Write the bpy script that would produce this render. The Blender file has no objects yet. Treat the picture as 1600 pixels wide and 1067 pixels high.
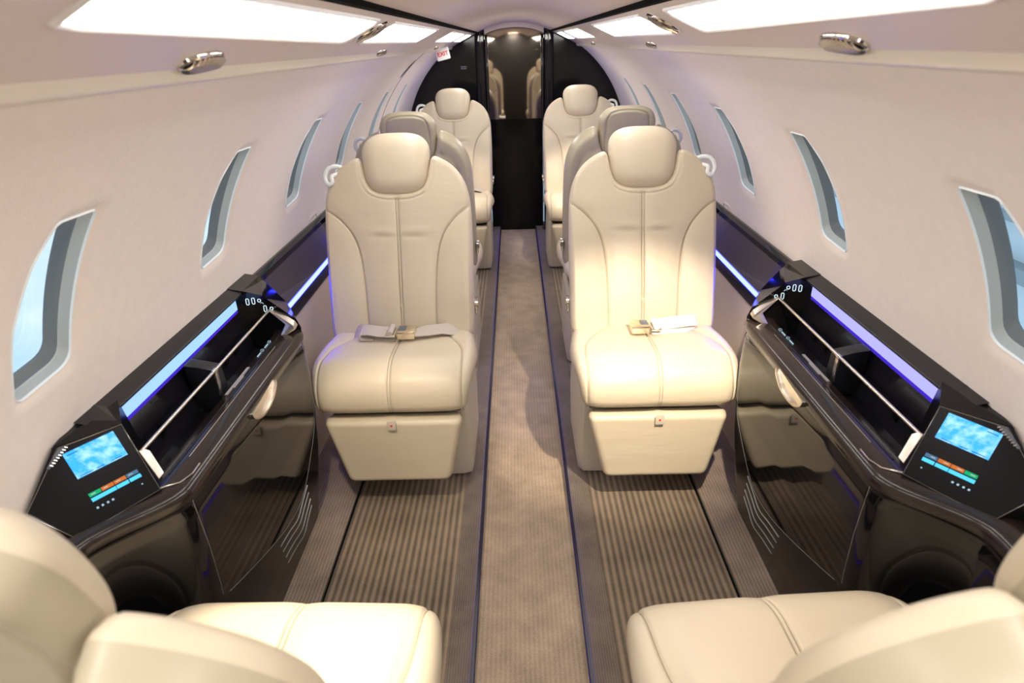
import bpy, bmesh, math, random
import numpy as np
from mathutils import Matrix, Vector
PI = math.pi
C = bpy.context.scene.collection
SC = bpy.context.scene

# ------------------------------------------------------------------ camera
def setup_camera():
    pitch, yaw, roll = math.radians(26.0), math.radians(-0.8), math.radians(-1.7)
    F = Vector((math.sin(yaw)*math.cos(pitch), math.cos(yaw)*math.cos(pitch), -math.sin(pitch)))
    r = Vector((math.cos(yaw), -math.sin(yaw), 0)); u = r.cross(F)
    c, s = math.cos(roll), math.sin(roll)
    R_, U_ = c*r + s*u, -s*r + c*u
    cam = bpy.data.cameras.new('camera'); o = bpy.data.objects.new('camera', cam); C.objects.link(o)
    m = Matrix((R_, U_, -F)).transposed().to_4x4(); m.translation = Vector((-0.01, 0, 1.34))
    o.matrix_world = m
    cam.sensor_width = 36; cam.lens = 960/1600*36; cam.clip_start = 0.02
    cam.dof.use_dof = True; cam.dof.focus_distance = 1.9; cam.dof.aperture_fstop = 5.0
    SC.camera = o
setup_camera()

# ------------------------------------------------------------------ world, exposure
def setup_world():
    w = bpy.data.worlds.new('sky'); SC.world = w; w.use_nodes = True
    nt = w.node_tree; nt.nodes.clear()
    out = nt.nodes.new('ShaderNodeOutputWorld'); bg = nt.nodes.new('ShaderNodeBackground')
    tc = nt.nodes.new('ShaderNodeTexCoord'); mp = nt.nodes.new('ShaderNodeMapping'); mp.inputs['Scale'].default_value = (1.5, 1.5, 4)
    nz = nt.nodes.new('ShaderNodeTexNoise'); nz.inputs['Scale'].default_value = 1.6; nz.inputs['Detail'].default_value = 5
    cr = nt.nodes.new('ShaderNodeValToRGB')
    cr.color_ramp.elements[0].position = .38; cr.color_ramp.elements[0].color = (.30, .60, .88, 1)
    cr.color_ramp.elements[1].position = .62; cr.color_ramp.elements[1].color = (.72, .88, 1, 1)
    nt.links.new(tc.outputs['Generated'], mp.inputs['Vector']); nt.links.new(mp.outputs[0], nz.inputs['Vector'])
    nt.links.new(nz.outputs['Fac'], cr.inputs['Fac']); nt.links.new(cr.outputs[0], bg.inputs['Color'])
    bg.inputs['Strength'].default_value = .75
    nt.links.new(bg.outputs[0], out.inputs['Surface'])
setup_world()
SC.view_settings.view_transform = 'Standard'; SC.view_settings.look = 'None'
SC.view_settings.gamma = 1; SC.view_settings.use_curve_mapping = False
SC.view_settings.exposure = 0.72

PANEL = 10.5      # ceiling light panels
SPOT = 12.0        # reading lights
LED = 24.0         # blue light strips
def lamp_spot(name, loc, target, watts, size_deg, col=(1, .86, .66)):
    l = bpy.data.lights.new(name, 'SPOT'); l.energy = watts; l.color = col; l.spot_size = math.radians(size_deg)
    l.spot_blend = .7; l.shadow_soft_size = .012
    o = bpy.data.objects.new(name, l); C.objects.link(o); o.location = loc
    d = Vector(target) - Vector(loc); o.rotation_euler = d.to_track_quat('-Z', 'Y').to_euler()
    return o
lamp_spot('reading_lamp', (-.412, .87, 1.305), (-.36, .62, .47), SPOT*3.4, 36)
lamp_spot('reading_lamp', (-.405, .90, 1.305), (-.40, 1.56, .10), SPOT*1.5, 32)
lamp_spot('reading_lamp', (.405, .90, 1.305), (.38, 1.66, .45), SPOT*5.5, 44)
lamp_spot('reading_lamp', (.412, .85, 1.305), (.42, .60, .45), SPOT*.5, 36)
lamp_spot('reading_lamp', (.405, 3.0, 1.305), (.42, 3.85, .50), SPOT*3.4, 36)
lamp_spot('reading_lamp', (-.405, 3.0, 1.305), (-.42, 3.85, .50), SPOT*1.6, 36)
def lamp_area(name, loc, target, watts, sx, sy, col=(1, .93, .85)):
    l = bpy.data.lights.new(name, 'AREA'); l.shape = 'RECTANGLE'; l.size = sx; l.size_y = sy; l.energy = watts; l.color = col
    o = bpy.data.objects.new(name, l); C.objects.link(o); o.location = loc
    d = Vector(target) - Vector(loc); o.rotation_euler = d.to_track_quat('-Z', 'Y').to_euler()
    return o

# ------------------------------------------------------------------ materials
def mat(name, col, rough=.5, metal=0, coat=0, bump=None, emis=None, es=0, spec=.5, vary=None, sheen=0):
    m = bpy.data.materials.new(name); m.use_nodes = True; nt = m.node_tree; b = nt.nodes['Principled BSDF']
    b.inputs['Base Color'].default_value = (*col, 1); b.inputs['Roughness'].default_value = rough
    b.inputs['Metallic'].default_value = metal; b.inputs['Specular IOR Level'].default_value = spec
    b.inputs['Coat Weight'].default_value = coat; b.inputs['Coat Roughness'].default_value = .04
    b.inputs['Sheen Weight'].default_value = sheen
    if emis: b.inputs['Emission Color'].default_value = (*emis, 1); b.inputs['Emission Strength'].default_value = es
    tc = nt.nodes.new('ShaderNodeTexCoord')
    if bump:
        sc, st, di = bump
        n = nt.nodes.new('ShaderNodeTexNoise'); n.inputs['Scale'].default_value = sc; n.inputs['Detail'].default_value = 4
        bp = nt.nodes.new('ShaderNodeBump'); bp.inputs['Strength'].default_value = st; bp.inputs['Distance'].default_value = di
        nt.links.new(tc.outputs['Object'], n.inputs['Vector']); nt.links.new(n.outputs['Fac'], bp.inputs['Height'])
        nt.links.new(bp.outputs[0], b.inputs['Normal'])
    if vary:
        sc, amt = vary
        n2 = nt.nodes.new('ShaderNodeTexNoise'); n2.inputs['Scale'].default_value = sc; n2.inputs['Detail'].default_value = 6
        mx = nt.nodes.new('ShaderNodeMix'); mx.data_type = 'RGBA'
        mx.inputs['A'].default_value = (*[c*(1-amt) for c in col], 1); mx.inputs['B'].default_value = (*[min(1, c*(1+amt)) for c in col], 1)
        nt.links.new(tc.outputs['Object'], n2.inputs['Vector']); nt.links.new(n2.outputs['Fac'], mx.inputs['Factor'])
        nt.links.new(mx.outputs['Result'], b.inputs['Base Color'])
    return m
def emit(name, col, s):
    m = bpy.data.materials.new(name); m.use_nodes = True; nt = m.node_tree; nt.nodes.clear()
    o = nt.nodes.new('ShaderNodeOutputMaterial'); e = nt.nodes.new('ShaderNodeEmission')
    e.inputs['Color'].default_value = (*col, 1); e.inputs['Strength'].default_value = s
    nt.links.new(e.outputs[0], o.inputs['Surface']); return m
def leather_mat(name, col, rough=.42):
    m = mat(name, col, rough, spec=.4, coat=.06); nt = m.node_tree; b = nt.nodes['Principled BSDF']
    b.inputs['Coat Roughness'].default_value = .3
    tc = nt.nodes.new('ShaderNodeTexCoord')
    v = nt.nodes.new('ShaderNodeTexVoronoi'); v.inputs['Scale'].default_value = 420
    n = nt.nodes.new('ShaderNodeTexNoise'); n.inputs['Scale'].default_value = 7; n.inputs['Detail'].default_value = 3
    mp = nt.nodes.new('ShaderNodeMapping'); mp.inputs['Scale'].default_value = (.7, 1.4, 2.6)
    b1 = nt.nodes.new('ShaderNodeBump'); b1.inputs['Strength'].default_value = .05; b1.inputs['Distance'].default_value = .001
    b2 = nt.nodes.new('ShaderNodeBump'); b2.inputs['Strength'].default_value = .22; b2.inputs['Distance'].default_value = .012
    L = nt.links.new
    L(tc.outputs['Object'], v.inputs['Vector']); L(tc.outputs['Object'], mp.inputs['Vector']); L(mp.outputs[0], n.inputs['Vector'])
    L(v.outputs['Distance'], b1.inputs['Height']); L(n.outputs['Fac'], b2.inputs['Height'])
    L(b1.outputs[0], b2.inputs['Normal']); L(b2.outputs[0], b.inputs['Normal'])
    return m
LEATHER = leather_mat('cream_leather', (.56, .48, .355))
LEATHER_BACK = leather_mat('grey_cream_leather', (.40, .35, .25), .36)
SHROUD = mat('cream_shroud', (.58, .52, .42), .45)
WALL = mat('wall_fabric', (.80, .72, .665), .85, bump=(260, .35, .0015), vary=(45, .05), sheen=.2)
PSU = mat('valence_ivory', (.74, .65, .60), .42, bump=(3, .1, .004))
CEIL = mat('headliner', (.72, .62, .55), .8, bump=(300, .2, .001))
LIP = mat('ivory_lip', (.74, .68, .59), .35)
BLACK = mat('black_gloss', (.005, .0045, .005), .05, coat=0, spec=.5)
BLACK_LOW = mat('black_semi_gloss', (.005, .0045, .005), .22, coat=0, spec=.22)
BLACK_WALL = mat('black_lacquer_wall', (.004, .004, .004), .12, coat=0, spec=.35)
BLACK_GLASS = mat('display_glass_black', (.003, .003, .004), .30, coat=0, spec=.15)
THREAD = mat('seam_thread', (.33, .27, .20), .7)
BROWNGLOSS = mat('dark_brown_gloss', (.020, .013, .011), .22, coat=.15, spec=.4)
DARK = mat('dark_satin', (.012, .012, .014), .35)
MIRROR = mat('bronze_mirror', (.50, .44, .36), .03, metal=1)
CHROME = mat('chrome', (.75, .73, .70), .12, metal=1)
SILVER = mat('brushed_silver', (.70, .64, .56), .28, metal=1)
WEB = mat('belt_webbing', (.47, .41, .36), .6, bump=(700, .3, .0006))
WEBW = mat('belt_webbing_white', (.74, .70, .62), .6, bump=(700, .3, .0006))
BUCKLE = mat('buckle_metal', (.80, .72, .55), .25, metal=1)
GREY = mat('grey_plastic', (.10, .11, .14), .4)
CLEAR = mat('white_plastic', (.72, .76, .75), .25)
REVEAL = mat('window_reveal', (.46, .47, .44), .45)
RIM_GLINT = mat('window_rim', (.86, .90, .90), .3)  # daylight glint along the opening edge, painted in as a pale rim colour
GASKET = mat('window_gasket', (.17, .175, .17), .5)
BEIGEPANEL = mat('beige_panel', (.74, .60, .43), .6)
ARCH = mat('brown_arch', (.28, .20, .13), .4)
TRACK = mat('track_metal', (.10, .085, .06), .6)
RUBBER = mat('black_rubber', (.004, .004, .004), .95, spec=.05)
PANEL_M = emit('ceiling_light_white', (1, .965, .92), PANEL)
PANEL_EDGE = mat('light_frame', (.82, .80, .78), .3)
LED_W = emit('led_pale_blue', (.27, .46, .95), 1.0)
LED_R = emit('led_pale_violet', (.33, .32, .92), 1.0)
LED_V = emit('led_violet', (.05, .02, .45), .8)
LED_B = emit('led_blue', (.019, .024, 1), LED)
WHITE_ICON = emit('icon_white', (.55, .68, .72), .9)
DIM_ICON = emit('icon_dim', (.35, .5, .6), .8)
RED = mat('red_paint', (.75, .03, .03), .5)
WHITE = mat('white_paint', (.85, .85, .84), .5)
def carpet(name, col, period=None, amt=.45, light=None):
    m = bpy.data.materials.new(name); m.use_nodes = True; nt = m.node_tree; b = nt.nodes['Principled BSDF']; L = nt.links.new
    b.inputs['Roughness'].default_value = .95; b.inputs['Specular IOR Level'].default_value = .15; b.inputs['Sheen Weight'].default_value = .25
    tc = nt.nodes.new('ShaderNodeTexCoord')
    n = nt.nodes.new('ShaderNodeTexNoise'); n.inputs['Scale'].default_value = 330; n.inputs['Detail'].default_value = 2
    nl = nt.nodes.new('ShaderNodeTexNoise'); nl.inputs['Scale'].default_value = 14; nl.inputs['Detail'].default_value = 5
    L(tc.outputs['Object'], n.inputs['Vector']); L(tc.outputs['Object'], nl.inputs['Vector'])
    ad = nt.nodes.new('ShaderNodeMath'); ad.operation = 'ADD'; L(n.outputs['Fac'], ad.inputs[0]); L(nl.outputs['Fac'], ad.inputs[1])
    src = ad.outputs[0]
    if period:
        sx = nt.nodes.new('ShaderNodeSeparateXYZ'); L(tc.outputs['Object'], sx.inputs[0])
        m1 = nt.nodes.new('ShaderNodeMath'); m1.operation = 'MULTIPLY'; m1.inputs[1].default_value = 2*PI/period; L(sx.outputs['X'], m1.inputs[0])
        m2 = nt.nodes.new('ShaderNodeMath'); m2.operation = 'SINE'; L(m1.outputs[0], m2.inputs[0])
        m3 = nt.nodes.new('ShaderNodeMath'); m3.operation = 'MULTIPLY_ADD'; m3.inputs[1].default_value = amt; L(m2.outputs[0], m3.inputs[0]); L(src, m3.inputs[2])
        src = m3.outputs[0]
    cr = nt.nodes.new('ShaderNodeMapRange'); cr.inputs['From Min'].default_value = .35; cr.inputs['From Max'].default_value = 1.65; L(src, cr.inputs['Value'])
    mx = nt.nodes.new('ShaderNodeMix'); mx.data_type = 'RGBA'; L(cr.outputs[0], mx.inputs['Factor'])
    mx.inputs['A'].default_value = (*[c*.45 for c in col], 1); mx.inputs['B'].default_value = (*(light or [c*1.6 for c in col]), 1)
    L(mx.outputs['Result'], b.inputs['Base Color'])
    bp = nt.nodes.new('ShaderNodeBump'); bp.inputs['Strength'].default_value = .7; bp.inputs['Distance'].default_value = .003
    L(src, bp.inputs['Height']); L(bp.outputs[0], b.inputs['Normal'])
    return m
CARPET_AISLE = carpet('carpet_aisle', (.36, .27, .195), .012, .10)
CARPET_RIB = carpet('carpet_ribbed', (.185, .138, .095), .0195, .50)
CARPET_EDGE = carpet('carpet_border', (.15, .115, .09), .006, .22)
CARPET_SIDE = carpet('carpet_side', (.25, .19, .145), .0098, .2)
def glass():
    m = bpy.data.materials.new('window_glass'); m.use_nodes = True; nt = m.node_tree; nt.nodes.clear(); L = nt.links.new
    o = nt.nodes.new('ShaderNodeOutputMaterial'); t = nt.nodes.new('ShaderNodeBsdfTransparent'); g = nt.nodes.new('ShaderNodeBsdfGlossy')
    t.inputs['Color'].default_value = (.92, .96, 1, 1); g.inputs['Roughness'].default_value = .02; mx = nt.nodes.new('ShaderNodeMixShader'); mx.inputs[0].default_value = .08
    L(t.outputs[0], mx.inputs[1]); L(g.outputs[0], mx.inputs[2]); L(mx.outputs[0], o.inputs['Surface']); return m
GLASS = glass()
def screen_mat():
    m = bpy.data.materials.new('screen_sky_picture'); m.use_nodes = True; nt = m.node_tree; nt.nodes.clear(); L = nt.links.new
    o = nt.nodes.new('ShaderNodeOutputMaterial'); e = nt.nodes.new('ShaderNodeEmission'); tc = nt.nodes.new('ShaderNodeTexCoord')
    mp = nt.nodes.new('ShaderNodeMapping'); mp.inputs['Scale'].default_value = (22, 45, 45)
    n = nt.nodes.new('ShaderNodeTexNoise'); n.inputs['Scale'].default_value = 1.6; n.inputs['Detail'].default_value = 6; n.inputs['Roughness'].default_value = .55
    cr = nt.nodes.new('ShaderNodeValToRGB'); a, b = cr.color_ramp.elements
    a.position = .42; a.color = (.045, .36, .90, 1); b.position = .72; b.color = (.42, .72, .95, 1)
    L(tc.outputs['Object'], mp.inputs[0]); L(mp.outputs[0], n.inputs['Vector']); L(n.outputs['Fac'], cr.inputs[0]); L(cr.outputs[0], e.inputs['Color'])
    e.inputs['Strength'].default_value = 1.0; L(e.outputs[0], o.inputs['Surface']); return m
SCREEN = screen_mat()

# ------------------------------------------------------------------ object helpers
def mesh(name, verts, faces, smooth=False, sharp=None):
    me = bpy.data.meshes.new(name); me.from_pydata([tuple(map(float, v)) for v in verts], [], [tuple(f) for f in faces]); me.validate(); me.update()
    bm = bmesh.new(); bm.from_mesh(me); bmesh.ops.recalc_face_normals(bm, faces=bm.faces); bm.to_mesh(me); bm.free()
    if smooth:
        for p in me.polygons: p.use_smooth = True
        if sharp: me.set_sharp_from_angle(angle=math.radians(sharp))
    return me
def obj(name, me, m, parent=None):
    if not me.materials: me.materials.append(m)
    o = bpy.data.objects.new(name, me); C.objects.link(o); o.parent = parent
    return o
def empty(name, loc=(0, 0, 0), rz=0):
    o = bpy.data.objects.new(name, None); C.objects.link(o); o.location = loc; o.rotation_euler = (0, 0, rz); o.empty_display_size = .1
    return o
def tag(o, label=None, cat=None, group=None, kind=None):
    if label: o['label'] = label
    if cat: o['category'] = cat
    if group: o['group'] = group
    if kind: o['kind'] = kind
    return o
def bevel_mesh(me, w, seg=2):
    bm = bmesh.new(); bm.from_mesh(me)
    bmesh.ops.bevel(bm, geom=[e for e in bm.edges if len(e.link_faces) == 2 and e.calc_face_angle(0) > .3], offset=w, segments=seg, affect='EDGES', profile=.6, clamp_overlap=True)
    bm.to_mesh(me); bm.free()
    for p in me.polygons: p.use_smooth = True
    me.set_sharp_from_angle(angle=math.radians(50)); return me
def box_mesh(name, x0, x1, y0, y1, z0, z1, bev=0, seg=2):
    v = [(x, y, z) for x in (x0, x1) for y in (y0, y1) for z in (z0, z1)]
    f = [(0, 1, 3, 2), (4, 6, 7, 5), (0, 4, 5, 1), (2, 3, 7, 6), (0, 2, 6, 4), (1, 5, 7, 3)]
    me = mesh(name, v, f)
    return bevel_mesh(me, bev, seg) if bev else me
def prism_mesh(name, pts, dvec, bev=0, seg=2):
    """polygon of 3D points swept along dvec"""
    n = len(pts); d = Vector(dvec); v = [Vector(p) for p in pts] + [Vector(p)+d for p in pts]
    f = [tuple(range(n)), tuple(range(2*n-1, n-1, -1))] + [(i, i+n, (i+1) % n+n, (i+1) % n) for i in range(n)]
    me = mesh(name, v, f)
    return bevel_mesh(me, bev, seg) if bev else me
def loft_mesh(name, sections, closed=False, caps=False, smooth=True, sharp=45):
    n = len(sections[0]); v = [p for s in sections for p in s]; f = []
    for i in range(len(sections)-1):
        for j in range(n if closed else n-1):
            k = (j+1) % n; f.append((i*n+j, i*n+k, (i+1)*n+k, (i+1)*n+j))
    if caps: f += [tuple(range(n)), tuple(range((len(sections)-1)*n, len(sections)*n))]
    return mesh(name, v, f, smooth, sharp)
def tube_mesh(name, path, r, k=8, closed=False, flat=1.0):
    P = [Vector(p) for p in path]; secs = []; up = None
    N = len(P)
    for i, p in enumerate(P):
        t = (P[(i+1) % N] - P[i-1]) if closed else (P[min(i+1, N-1)] - P[max(i-1, 0)])
        t.normalize()
        if up is None:
            up = Vector((0, 0, 1)) if abs(t.z) < .9 else Vector((1, 0, 0))
        a = t.cross(up)
        if a.length < 1e-6: a = t.cross(Vector((1, 0, .1)))
        a.normalize(); b = a.cross(t).normalized(); up = b
        secs.append([p + a*(r*math.cos(2*PI*j/k)) + b*(r*flat*math.sin(2*PI*j/k)) for j in range(k)])
    if closed: secs.append(secs[0])
    return loft_mesh(name, secs, closed=True, caps=not closed, sharp=60)
def ribbon_mesh(name, path, width_dirs, w, t=.0015):
    secs = []
    P = [Vector(p) for p in path]
    for i, p in enumerate(P):
        wd = Vector(width_dirs[i]).normalized(); tg = (P[min(i+1, len(P)-1)] - P[max(i-1, 0)]).normalized(); n = tg.cross(wd).normalized()
        secs.append([p+wd*w/2+n*t, p+wd*w/2-n*t, p-wd*w/2-n*t, p-wd*w/2+n*t])
    return loft_mesh(name, secs, closed=True, caps=True, sharp=50)
def catmull(pts, n, closed=True):
    P = np.array(pts, float); N = len(P); out = []
    segs = N if closed else N-1; per = 24
    for i in range(segs):
        if closed: a, b, c, d = P[(i-1) % N], P[i], P[(i+1) % N], P[(i+2) % N]
        else: a, b, c, d = P[max(i-1, 0)], P[i], P[i+1], P[min(i+2, N-1)]
        for k in range(per):
            t = k/per; out.append(.5*((2*b)+(-a+c)*t+(2*a-5*b+4*c-d)*t*t+(-a+3*b-3*c+d)*t**3))
    if not closed: out.append(P[-1])
    out = np.array(out)
    q = np.vstack([out, out[:1]]) if closed else out
    L = np.r_[0, np.cumsum(np.linalg.norm(np.diff(q, axis=0), axis=1))]
    s = np.linspace(0, L[-1], n+1 if closed else n)[:n]
    return np.stack([np.interp(s, L, q[:, k]) for k in range(q.shape[1])], 1)
def rounded_poly(pts, rads, n):
    """closed polygon with rounded corners, resampled evenly to n points"""
    P = [np.array(p, float) for p in pts]; N = len(P); out = []
    if not hasattr(rads, '__len__'): rads = [rads]*N
    for i in range(N):
        a, b, c = P[i-1], P[i], P[(i+1) % N]; u = (a-b)/np.linalg.norm(a-b); v = (c-b)/np.linalg.norm(c-b)
        ang = math.acos(max(-1, min(1, float(u@v)))); d = min(rads[i]/max(math.tan(ang/2), .05), .48*min(np.linalg.norm(a-b), np.linalg.norm(c-b)))
        p0, p1 = b+u*d, b+v*d
        for k in range(9):
            t = k/8; out.append((1-t)**2*p0+2*t*(1-t)*(b*.96+.04*(p0+p1)/2)+t*t*p1)
    out = np.array(out); q = np.vstack([out, out[:1]])
    L = np.r_[0, np.cumsum(np.linalg.norm(np.diff(q, axis=0), axis=1))]; s = np.linspace(0, L[-1], n+1)[:n]
    return np.stack([np.interp(s, L, q[:, k]) for k in range(2)], 1)
def dist_poly(X, P, closed):
    Q = np.vstack([P, P[:1]]) if closed else P
    best = np.full(len(X), 1e9)
    for a, b in zip(Q[:-1], Q[1:]):
        ab = b-a; l = ab@ab
        if l < 1e-14: continue
        t = np.clip(((X-a)@ab)/l, 0, 1); d = np.hypot(*(X-(a+t[:, None]*ab)).T); best = np.minimum(best, d)
    return best
_threads = {}
def thread_mesh(me):
    V, F = [], []
    for P in _threads[me.name]:
        t = tube_mesh('t', P, .0009, 5); b = len(V)
        V += [tuple(v.co) for v in t.vertices]; F += [tuple(b+i for i in p.vertices) for p in t.polygons]; bpy.data.meshes.remove(t)
    return mesh('seam_thread', V, F, True)
def pad(name, outline, Tf, Tb, rf, rb, seams=(), bseams=(), warp=None, n=360, K=70, Kb=34, centre=None, bulge=None, piping=0):
    """upholstered pad: closed mesh, front (+w) and back (-w) domes over an outline, with sewn seams sunk in"""
    O = np.array(outline); c = np.array(centre) if centre is not None else O.mean(0)
    def side(K, T, r, seams, sgn):
        rho = 1-(np.arange(0, K)/K)**1.25
        X = (c+rho[:, None, None]*(O-c)).reshape(-1, 2)
        d = dist_poly(X, O[::3], True) if len(O) > 200 else dist_poly(X, O, True)
        d[:len(O)] = 0
        u = 1-np.clip(d/r, 0, 1); h = T*np.sqrt(np.clip(1-u*u, 0, 1))
        if bulge is not None and sgn > 0: h = h + bulge(X)*np.clip(d/r, 0, 1)
        for S, wd, dp, puff in seams:
            ds = dist_poly(X, np.array(S), False); fade = np.clip(d/(r*.5), .25, 1)
            h = h-fade*dp*np.exp(-(ds/wd)**2)-fade*puff*np.exp(-(ds/.022)**2)
        return X, h*sgn
    n_ = len(O)
    Xf, hf = side(K, Tf, rf, seams, 1); Xb, hb = side(Kb, Tb, rb, bseams, -1)
    hc = Tf + (bulge(c[None])[0] if bulge is not None else 0)
    cd = [0]
    V = [(x, y, h) for (x, y), h in zip(Xf, hf)]; V.append((c[0], c[1], hf[-n_:].mean()))
    base = len(V); V += [(x, y, h) for (x, y), h in zip(Xb[n_:], hb[n_:])]; V.append((c[0], c[1], hb[-n_:].mean()))
    F = []
    for i in range(K-1):
        for j in range(n_):
            k = (j+1) % n_; F.append((i*n_+j, i*n_+k, (i+1)*n_+k, (i+1)*n_+j))
    ci = K*n_
    for j in range(n_): F.append(((K-1)*n_+j, (K-1)*n_+(j+1) % n_, ci))
    def bi(i, j): return j % n_ if i == 0 else base+(i-1)*n_+j % n_
    for i in range(Kb-1):
        for j in range(n_): F.append((bi(i, j), bi(i+1, j), bi(i+1, j+1), bi(i, j+1)))
    for j in range(n_): F.append((bi(Kb-1, j), len(V)-1, bi(Kb-1, j+1)))
    V = [warp(*p) for p in V]
    threads = []
    for sl, sgn, X_, h_ in ((seams, 1, Xf, hf), (bseams, -1, Xb, hb)):
        for S, wd, dp, puff in sl:
            if dp < .003: continue
            S = np.array(S); S = catmull(S, 70, False) if len(S) > 2 else np.linspace(S[0], S[1], 60)
            ds = dist_poly(S, O, True); keep = [p for p, d_ in zip(S, ds) if d_ > .006]
            if len(keep) < 4: continue
            pts = []
            for p in keep:
                dd = np.hypot(*(X_-p).T); k_ = np.argsort(dd)[:4]; w_ = 1/(dd[k_]+1e-4); pts.append((p[0], p[1], float((h_[k_]*w_).sum()/w_.sum())+sgn*.0004))
            hh = np.array([q[2] for q in pts]); hh = np.convolve(np.pad(hh, 2, 'edge'), np.ones(5)/5, 'valid')
            threads.append([warp(q[0], q[1], h2) for q, h2 in zip(pts, hh)])
    me = mesh(name, V, F, True)
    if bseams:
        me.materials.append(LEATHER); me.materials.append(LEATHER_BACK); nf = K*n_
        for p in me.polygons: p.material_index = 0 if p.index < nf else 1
    _threads[me.name] = threads
    return me

# ------------------------------------------------------------------ cabin shell
ZC, RC = .65, .80
Y0, Y1 = -.85, 4.75
def wx(z): return math.sqrt(RC*RC-(z-ZC)**2)
def wall_pt(side, y, th, off=0):           # th: angle above the horizontal, off: outwards
    r = RC+off
    return (side*r*math.cos(th), y, ZC+r*math.sin(th))
TH_TOP = math.asin((1.312-ZC)/RC); TH_BOT = 0.0
WIN_Y = [.855+.615*k for k in range(6)]
def zth(z): return math.asin((z-ZC)/RC)
def win_outline(yc, n=96):
    zt, zb = zth(1.127), zth(.862)
    pts = [(yc+.069, zb+.012), (yc+.071, zt), (yc-.020, zt+.004), (yc-.048, zth(1.075)), (yc-.066, zth(.98)), (yc-.064, zth(.875)), (yc-.054, zb+.0)]
    return rounded_poly(pts, [.035, .010, .012, .03, .05, .01, .01], n)
def build_wall(side, name):
    V = []; F = []
    def grid(y0, y1, t0, t1, ny, nt):
        b = len(V)
        for i in range(ny+1):
            for j in range(nt+1): V.append(wall_pt(side, y0+(y1-y0)*i/ny, t0+(t1-t0)*j/nt))
        for i in range(ny):
            for j in range(nt): F.append((b+i*(nt+1)+j, b+i*(nt+1)+j+1, b+(i+1)*(nt+1)+j+1, b+(i+1)*(nt+1)+j))
    ca, cb = zth(.80), zth(1.19); half = .15
    ys = [Y0] + [w+s for w in WIN_Y for s in (-half, half)] + [Y1]
    for a, b in zip(ys[::2], ys[1::2]): grid(a, b, TH_BOT, TH_TOP, 6, 40)
    for w in WIN_Y:
        grid(w-half, w+half, TH_BOT, ca, 6, 10); grid(w-half, w+half, cb, TH_TOP, 6, 12)
        n = 96; inner = win_outline(w, n); c = np.array([w, (ca+cb)/2])
        outer = []
        for p in inner:
            d = p-c; k = min(half/max(abs(d[0]), 1e-6), (cb-ca)/2/max(abs(d[1]), 1e-6)); outer.append(c+d*k)
        outer = np.array(outer)
        for q in [(w+a*half, c[1]+b_*(cb-ca)/2) for a in (-1, 1) for b_ in (-1, 1)]:
            i = int(np.argmin(np.hypot(*(outer-q).T))); outer[i] = q
        b = len(V); R = 8
        for r in range(R+1):
            for p, q in zip(outer, inner):
                t = r/R; s = p*(1-t)+q*t; off = .006*max(0, t-.75)/.25
                V.append(wall_pt(side, s[0], s[1], off))
        for r in range(R):
            for j in range(n): k = (j+1) % n; F.append((b+r*n+j, b+r*n+k, b+(r+1)*n+k, b+(r+1)*n+j))
    # lower sidewall, below the console line, straight down to the floor
    b = len(V)
    lows = [(RC, ZC), (.79, .5), (.775, .3), (.765, .1), (.765, -.02)]
    for y in (Y0, Y1):
        for x, z in lows: V.append((side*x, y, z))
    m_ = len(lows)
    for j in range(m_-1): F.append((b+j, b+j+1, b+m_+j+1, b+m_+j))
    me = mesh(name, V, F, True, 40)
    return tag(obj(name, me, WALL), kind='structure')
build_wall(-1, 'wall_left'); build_wall(1, 'wall_right')
def build_window(side, w, idx):
    root = tag(empty('window_%d' % idx, (side*.74, w, 1.0)), kind='structure'); loc = Vector(root.location)
    n = 96; base = win_outline(w, n); c = base.mean(0)
    def ring(k, off, sh=0): return [Vector(wall_pt(side, *(c+(p-c)*k), off))-loc for p in base]
    obj('window_rim', loft_mesh('rim', [ring(1.0, .0055), ring(.990, .003), ring(.980, .008)], closed=True, sharp=60), RIM_GLINT, root)
    obj('window_reveal', loft_mesh('reveal', [ring(.980, .007), ring(.972, .022), ring(.958, .024)], closed=True, sharp=40), REVEAL, root)
    obj('window_gasket', loft_mesh('gasket', [ring(.955, .024), ring(.95, .034), ring(.915, .040), ring(.915, .046)], closed=True, sharp=40), GASKET, root)
    o = [Vector(wall_pt(side, *(c+(p-c)*.93), .044))-loc for p in base]; cc = sum(o, Vector())/n
    obj('pane', mesh('pane', o+[cc], [(i, (i+1) % n, n) for i in range(n)], True), GLASS, root)
i = 0
for side in (-1, 1):
    for w in WIN_Y:
        i += 1; build_window(side, w, i)

# floor: two raised side floors and a slightly sunken aisle
def floor_strip(name, x0, x1, z0, z1, m, parent=None):
    return obj(name, box_mesh(name, x0, x1, Y0, Y1+.25, z0, z1), m, parent)
fl = tag(empty('floor', (0, 2, 0)), kind='structure')
def fpart(name, x0, x1, z0, z1, m, y1=Y1+.25):
    o = obj(name, box_mesh(name, x0, x1, Y0-2, y1-2, z0, z1), m, fl); return o
fpart('aisle_carpet', -.137, .137, -.06, -.028, CARPET_AISLE)
for s in (-1, 1):
    a = lambda p, q: (min(s*p, s*q), max(s*p, s*q))
    fpart('ribbed_carpet', *a(.205, .552), -.06, 0, CARPET_RIB)
    fpart('border_carpet', *a(.140, .205), -.06, 0, CARPET_EDGE)
    fpart('seat_track', *a(.552, .562), -.06, -.006, RUBBER)
    fpart('track_edge', *a(.5505, .553), -.06, .001, TRACK); fpart('track_edge', *a(.561, .5635), -.06, .001, TRACK)
    fpart('side_carpet', *a(.562, .79), -.06, 0, CARPET_SIDE)
    fpart('step_nosing', *a(.1365, .1435), .0035, .0055, DARK); fpart('step_riser', *a(.1365, .1395), -.06, .0036, DARK)
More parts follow.
